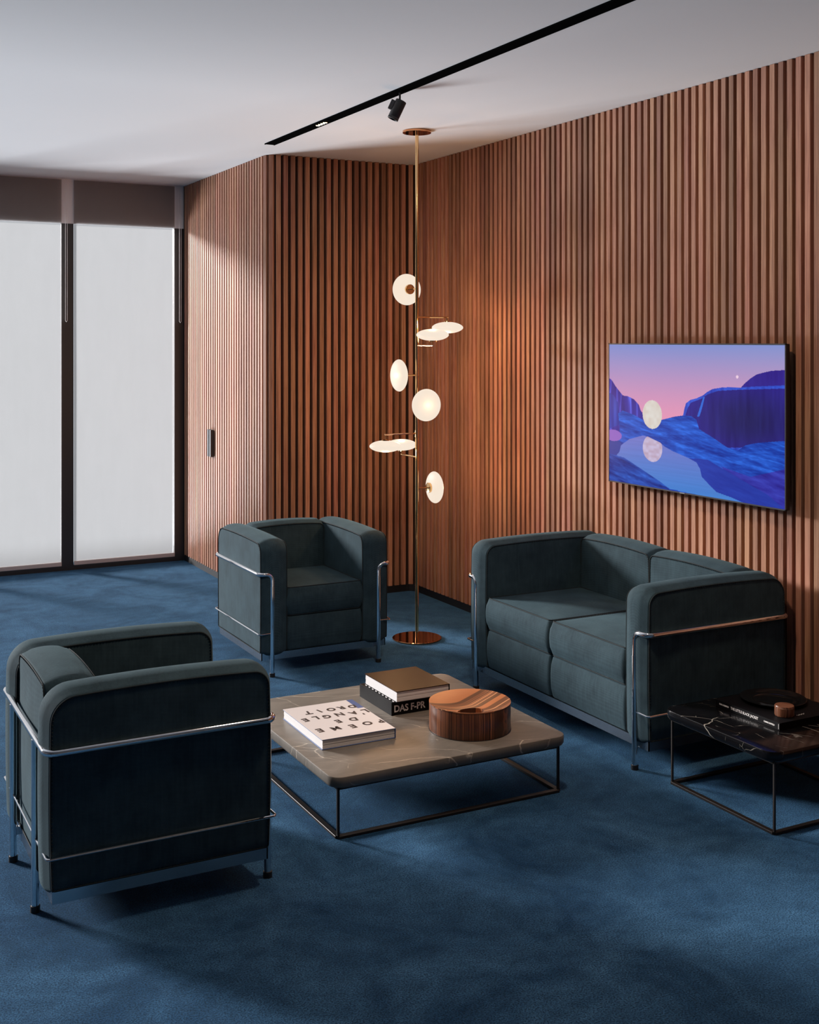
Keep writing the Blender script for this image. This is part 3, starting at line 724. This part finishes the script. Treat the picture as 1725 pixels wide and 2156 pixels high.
# ------------------------------------------------------------------ ceiling track with spot and led insert
TX0, TX1 = 2.504, 2.562
TR = thing('ceiling_track', 'long black lighting track let into the white ceiling', 'track', ((TX0+TX1)/2, 4.0, H-.006))
tw = (TX1-TX0)/2
MB().box(-tw, tw, -6.2, 2.61, .001, .008).build('channel', M['track'], TR)
for sx in (-1, 1): MB().box(sx*tw-.0015, sx*tw+.0015, -6.2, 2.61, -.0015, .008).build('edge', M['track'], TR)
LM = thing('led_insert', 'small black insert with four warm glowing spots in the ceiling track', 'light', ((TX0+TX1)/2, 5.835, H-.0062))
MB().box(-.024, .024, -.12, .12, -.001, .0065).build('housing', M['track'], LM)
for k in range(4):
    c = -.048+k*.032
    e = MB().lathe([(.0125, -.0030), (.0135, -.0015), (.0135, 0)], 20, (0, c, 0)).build('reflector', M['gold'], LM, True)
    MB().lathe([(.0105, -.0042), (.0105, -.003)], 16, (0, c, 0)).build('led', M['led'], e)
SP = thing('track_spotlight', 'black cylindrical spotlight hanging tilted from the ceiling track', 'spotlight', (2.535, 4.925, H-.007))
MB().box(-.009, .009, -.03, .03, -.003, .0).build('adapter', M['track'], SP)
MB().cyl((0, 0, 0), .0045, -.045, 0, 12).build('stem', M['black_metal'], SP, True)
ax = Vector((-.040*cs, .040*sn, -.085)).normalized()      # tilts to the left of the picture
top = Vector((.006, -.003, -.040)); rot = ax.to_track_quat('Z', 'Y').to_matrix()
def sp_part(name, prof, m, n=32):
    b = MB().lathe(prof, n); b.V = [tuple(rot @ Vector(v)+top) for v in b.V]; return b.build(name, m, SP, True)
sp_part('body', [(.024, 0), (.0262, .002), (.0262, .012), (.0255, .0125), (.0255, .0135), (.0262, .014), (.0262, .082), (.0255, .083), (.0255, .084), (.0262, .085), (.0262, .095), (.024, .096), (.022, .094), (.020, .086)], M['black_metal'])
sp_part('lens', [(.0001, .0865), (.0198, .0868), (.0198, .0885), (.0001, .089)], M['gun'])
b = MB().box(-.009, .009, .0, .018, .012, .058, .001)
side = Vector((-cs, sn, 0)); side = (side-ax*side.dot(ax)).normalized(); r3 = Matrix((side.cross(ax), side, ax)).transposed()
b.V = [tuple(r3 @ (Vector(v)+Vector((0, .0245, 0)))+top) for v in b.V]; b.build('driver_box', M['gun'], SP)

# ------------------------------------------------------------------ television with its picture (the screen's own light)
TY0, TY1, TZ0, TZ1, TXF = 3.575, 4.755, .957, 1.6415, 3.612
TV = thing('television', 'flat television on the slatted wall showing a blue lake and pink sky', 'television', (TXF, (TY0+TY1)/2, (TZ0+TZ1)/2))
hw, hh = (TY1-TY0)/2, (TZ1-TZ0)/2
MB().box(.004, .024, -hw+.001, hw-.001, -hh+.001, hh-.001, .002).build('case', M['tv_body'], TV)
b = MB(); e = .0065
b.box(-.001, .008, -hw, hw, -hh, -hh+e, .001); b.box(-.001, .008, -hw, hw, hh-e, hh, .001); b.box(-.001, .008, -hw, -hw+e, -hh, hh, .001); b.box(-.001, .008, hw-e, hw, -hh, hh, .001)
b.build('bezel', M['tv_bezel'], TV)
MB().box(.024, .0665, -.2, .2, -.15, .15).build('wall_bracket', M['black_metal'], TV)
MB().box(-.0022, -.0008, .025, .058, -hh+.0005, -hh+.0055).build('badge', M['rim'], TV)
GX, GY = 520, 300
U, Vv = np.meshgrid((np.arange(GX+1))/GX, (np.arange(GY+1))/GY, indexing='ij')
def conv(x, y):
    t = (x-150)/1305; hL, hR = 1025, 1235
    top = 120+10*t; hgt = hL+(hR-hL)*t
    return t*hR/((1-t)*hL+t*hR), 1-(y-top)/hgt
def poly(pts, U=U, V=Vv):
    P = [conv(*p) for p in pts]; ins = np.zeros(U.shape, bool); n = len(P)
    for i in range(n):
        (x0, y0), (x1, y1) = P[i], P[(i+1) % n]
        c = ((y0 > V) != (y1 > V))
        with np.errstate(divide='ignore', invalid='ignore'): ins ^= c & (U < (x1-x0)*(V-y0)/(y1-y0+1e-12)+x0)
    return ins
rg = np.random.RandomState(3)
def vnoise(fx, fy, seed, sh=0.0):
    r = np.random.RandomState(seed); g = r.rand(int(fx)+3, int(fy)+3)
    a = np.clip(U*fx, 0, fx); b_ = np.clip((Vv+sh*U)*fy, 0, None) % (fy)
    i = a.astype(int); j = b_.astype(int); fa = a-i; fb = b_-j; fa = fa*fa*(3-2*fa); fb = fb*fb*(3-2*fb)
    j1 = j+1
    return (g[i, j]*(1-fa)+g[i+1, j]*fa)*(1-fb)+(g[i, j1]*(1-fa)+g[i+1, j1]*fa)*fb
def col(r, g, b): return np.array([r, g, b], float)/255
def ell(cx, cy, rx, ry):
    u, v = conv(cx, cy); u1, _ = conv(cx+rx, cy); u0, _ = conv(cx-rx, cy); _, v1 = conv(cx, cy-ry)
    return ((U-u)/((u1-u0)/2))**2+((Vv-v)/(v1-v))**2
tt_ = np.clip((1-Vv)/.55, 0, 1)[..., None]
img = col(130, 145, 205)*(1-tt_)**1.3+col(238, 150, 178)*(1-(1-tt_)**1.3)
img = img*(1-.10*(1-U[..., None]))+col(90, 90, 190)*.10*(1-U[..., None])
def paint(mask, c, tex=None, amp=0):
    global img
    cc = c if getattr(c, 'ndim', 1) == 3 else np.broadcast_to(c, img.shape)
    if tex is not None: cc = cc+amp*(tex[..., None]-.5)*col(120, 210, 255)
    img = np.where(mask[..., None], cc, img)
st = .5*vnoise(9, 40, 1, .25)+.3*vnoise(22, 90, 2, .3)+.2*vnoise(60, 160, 5, .3)
vs = .6*vnoise(50, 6, 7)+.4*vnoise(110, 10, 8)
paint(poly([(1120, 460), (1160, 415), (1200, 380), (1245, 350), (1300, 335), (1360, 322), (1470, 316), (1470, 460)]), col(48, 30, 138), vs, .12)
left = poly([(140, 370), (165, 385), (200, 440), (250, 505), (290, 512), (335, 535), (370, 575), (385, 620), (400, 640), (430, 720), (450, 790), (300, 860), (140, 900)])
paint(left, col(56, 42, 160), .5*vs+.6*(1-np.abs(2*vnoise(30, 4, 40)-1))**6+.1, .5)
paint(poly([(140, 480), (180, 500), (215, 560), (225, 640), (240, 720), (140, 760)]), col(42, 50, 160), vs, .25)
hills = poly([(215, 640), (250, 620), (330, 650), (400, 690), (440, 740), (500, 745), (540, 690), (640, 665), (720, 655), (820, 670), (1455, 800), (1470, 1380), (140, 1380), (140, 880), (230, 820), (225, 720)])
def ridges(m, fx, fy, seed, sh, p=5): return m*(1-np.abs(2*vnoise(fx, fy, seed, sh)-1))**p
rd = .6*ridges(1, 4, 34, 31, .28, 3)+.35*ridges(1, 8, 70, 32, -.12, 3)+.3*ridges(1, 16, 120, 33, .2, 3)
paint(hills, col(14, 60, 168), .75*st+.45*rd+.05, .48)
mass = poly([(700, 655), (712, 600), (722, 565), (755, 540), (800, 528), (850, 505), (880, 480), (920, 458), (1000, 445), (1130, 447), (1240, 440), (1470, 432), (1470, 850), (1300, 860), (1220, 870), (1160, 885), (1110, 920), (1030, 900), (930, 830), (820, 760), (800, 690), (760, 662)])
x_, y_c = conv(1200, 700)
dk = np.exp(-(((U-x_)/.28)**2+((Vv-y_c)/.22)**2))[..., None]
paint(mass, col(44, 26, 146)*(1-dk*.75)+col(20, 18, 70)*dk*.75, vs, .10)
rim = mass & ~poly([(715, 670), (735, 600), (760, 560), (840, 530), (880, 500), (960, 472), (1100, 465), (1470, 455), (1470, 900), (800, 900)])
paint(rim, col(45, 75, 195), vs, .3)
paint(poly([(805, 665), (825, 600), (850, 520), (862, 520), (840, 610), (822, 665)]), col(45, 100, 210))
water = poly([(205, 960), (225, 890), (300, 835), (400, 808), (440, 818), (530, 862), (560, 890), (620, 925), (740, 978), (800, 1012), (826, 1060), (840, 1120), (900, 1185), (950, 1235), (1060, 1275), (1170, 1325), (1000, 1300), (600, 1210), (520, 1150), (350, 1035), (260, 975)])
wv = np.clip((conv(300, 820)[1]-Vv)/.42, 0, 1)[..., None]
paint(water, col(112, 116, 196)*(1-wv)+col(52, 128, 208)*wv, vnoise(4, 120, 11), .03)
paint(poly([(740, 978), (830, 985), (880, 990), (1000, 1060), (1200, 1180), (1330, 1255), (1470, 1330), (1470, 1380), (1170, 1325), (1060, 1275), (950, 1235), (900, 1185), (840, 1120), (826, 1060), (800, 1012)]), col(30, 52, 160), st, .1)
paint(poly([(1330, 1255), (1200, 1180), (1000, 1060), (980, 1040), (1200, 1120), (1470, 1060), (1470, 1380)]), col(44, 44, 158), st, .3)
paint(poly([(140, 850), (215, 845), (240, 870), (225, 930), (205, 955), (140, 945)]), col(35, 55, 150))
paint(poly([(140, 940), (205, 960), (260, 975), (350, 1035), (520, 1150), (600, 1215), (640, 1240), (140, 1160)]), col(26, 66, 165), st, .5)
paint(ell(178, 806, 64, 43) < 1, col(142, 96, 190))
paint(ell(470, 650, 72, 108) < 1, col(214, 206, 198), vnoise(60, 40, 20), .08)
paint((ell(472, 905, 73, 102) < 1) & water, col(190, 172, 200), vnoise(60, 60, 21), .14)
paint(ell(1103, 368, 9, 13) < 1, col(235, 205, 225))
lin = np.where(img <= .04045, img/12.92, ((np.clip(img, 0, 1)+.055)/1.055)**2.4)
lin = np.clip(lin, 0, 1)
sw_, sh_ = hw-e, hh-e
Vt = [(0.0, sw_-2*sw_*u, -sh_+2*sh_*v) for u, v in zip(U.ravel(), Vv.ravel())]
Ft = []
for a in range(GX):
    k0 = a*(GY+1)
    for c in range(GY): k = k0+c; Ft.append((k, k+1, k+GY+2, k+GY+1))
def screen_mat():
    m, nt, b = mat('television_picture'); at = N(nt, 'ShaderNodeAttribute', attribute_name='picture')
    b.inputs['Base Color'].default_value = (.003, .003, .004, 1); b.inputs['Roughness'].default_value = .3; b.inputs['Specular IOR Level'].default_value = .1
    lk(nt, at.outputs['Color'], b.inputs['Emission Color']); b.inputs['Emission Strength'].default_value = 1.0; return m
scr = obj('screen', Vt, Ft, screen_mat(), TV)
ca = scr.data.color_attributes.new('picture', 'FLOAT_COLOR', 'POINT')
ca.data.foreach_set('color', np.concatenate([lin.reshape(-1, 3), np.ones(((GX+1)*(GY+1), 1))], 1).astype(np.float32).ravel())
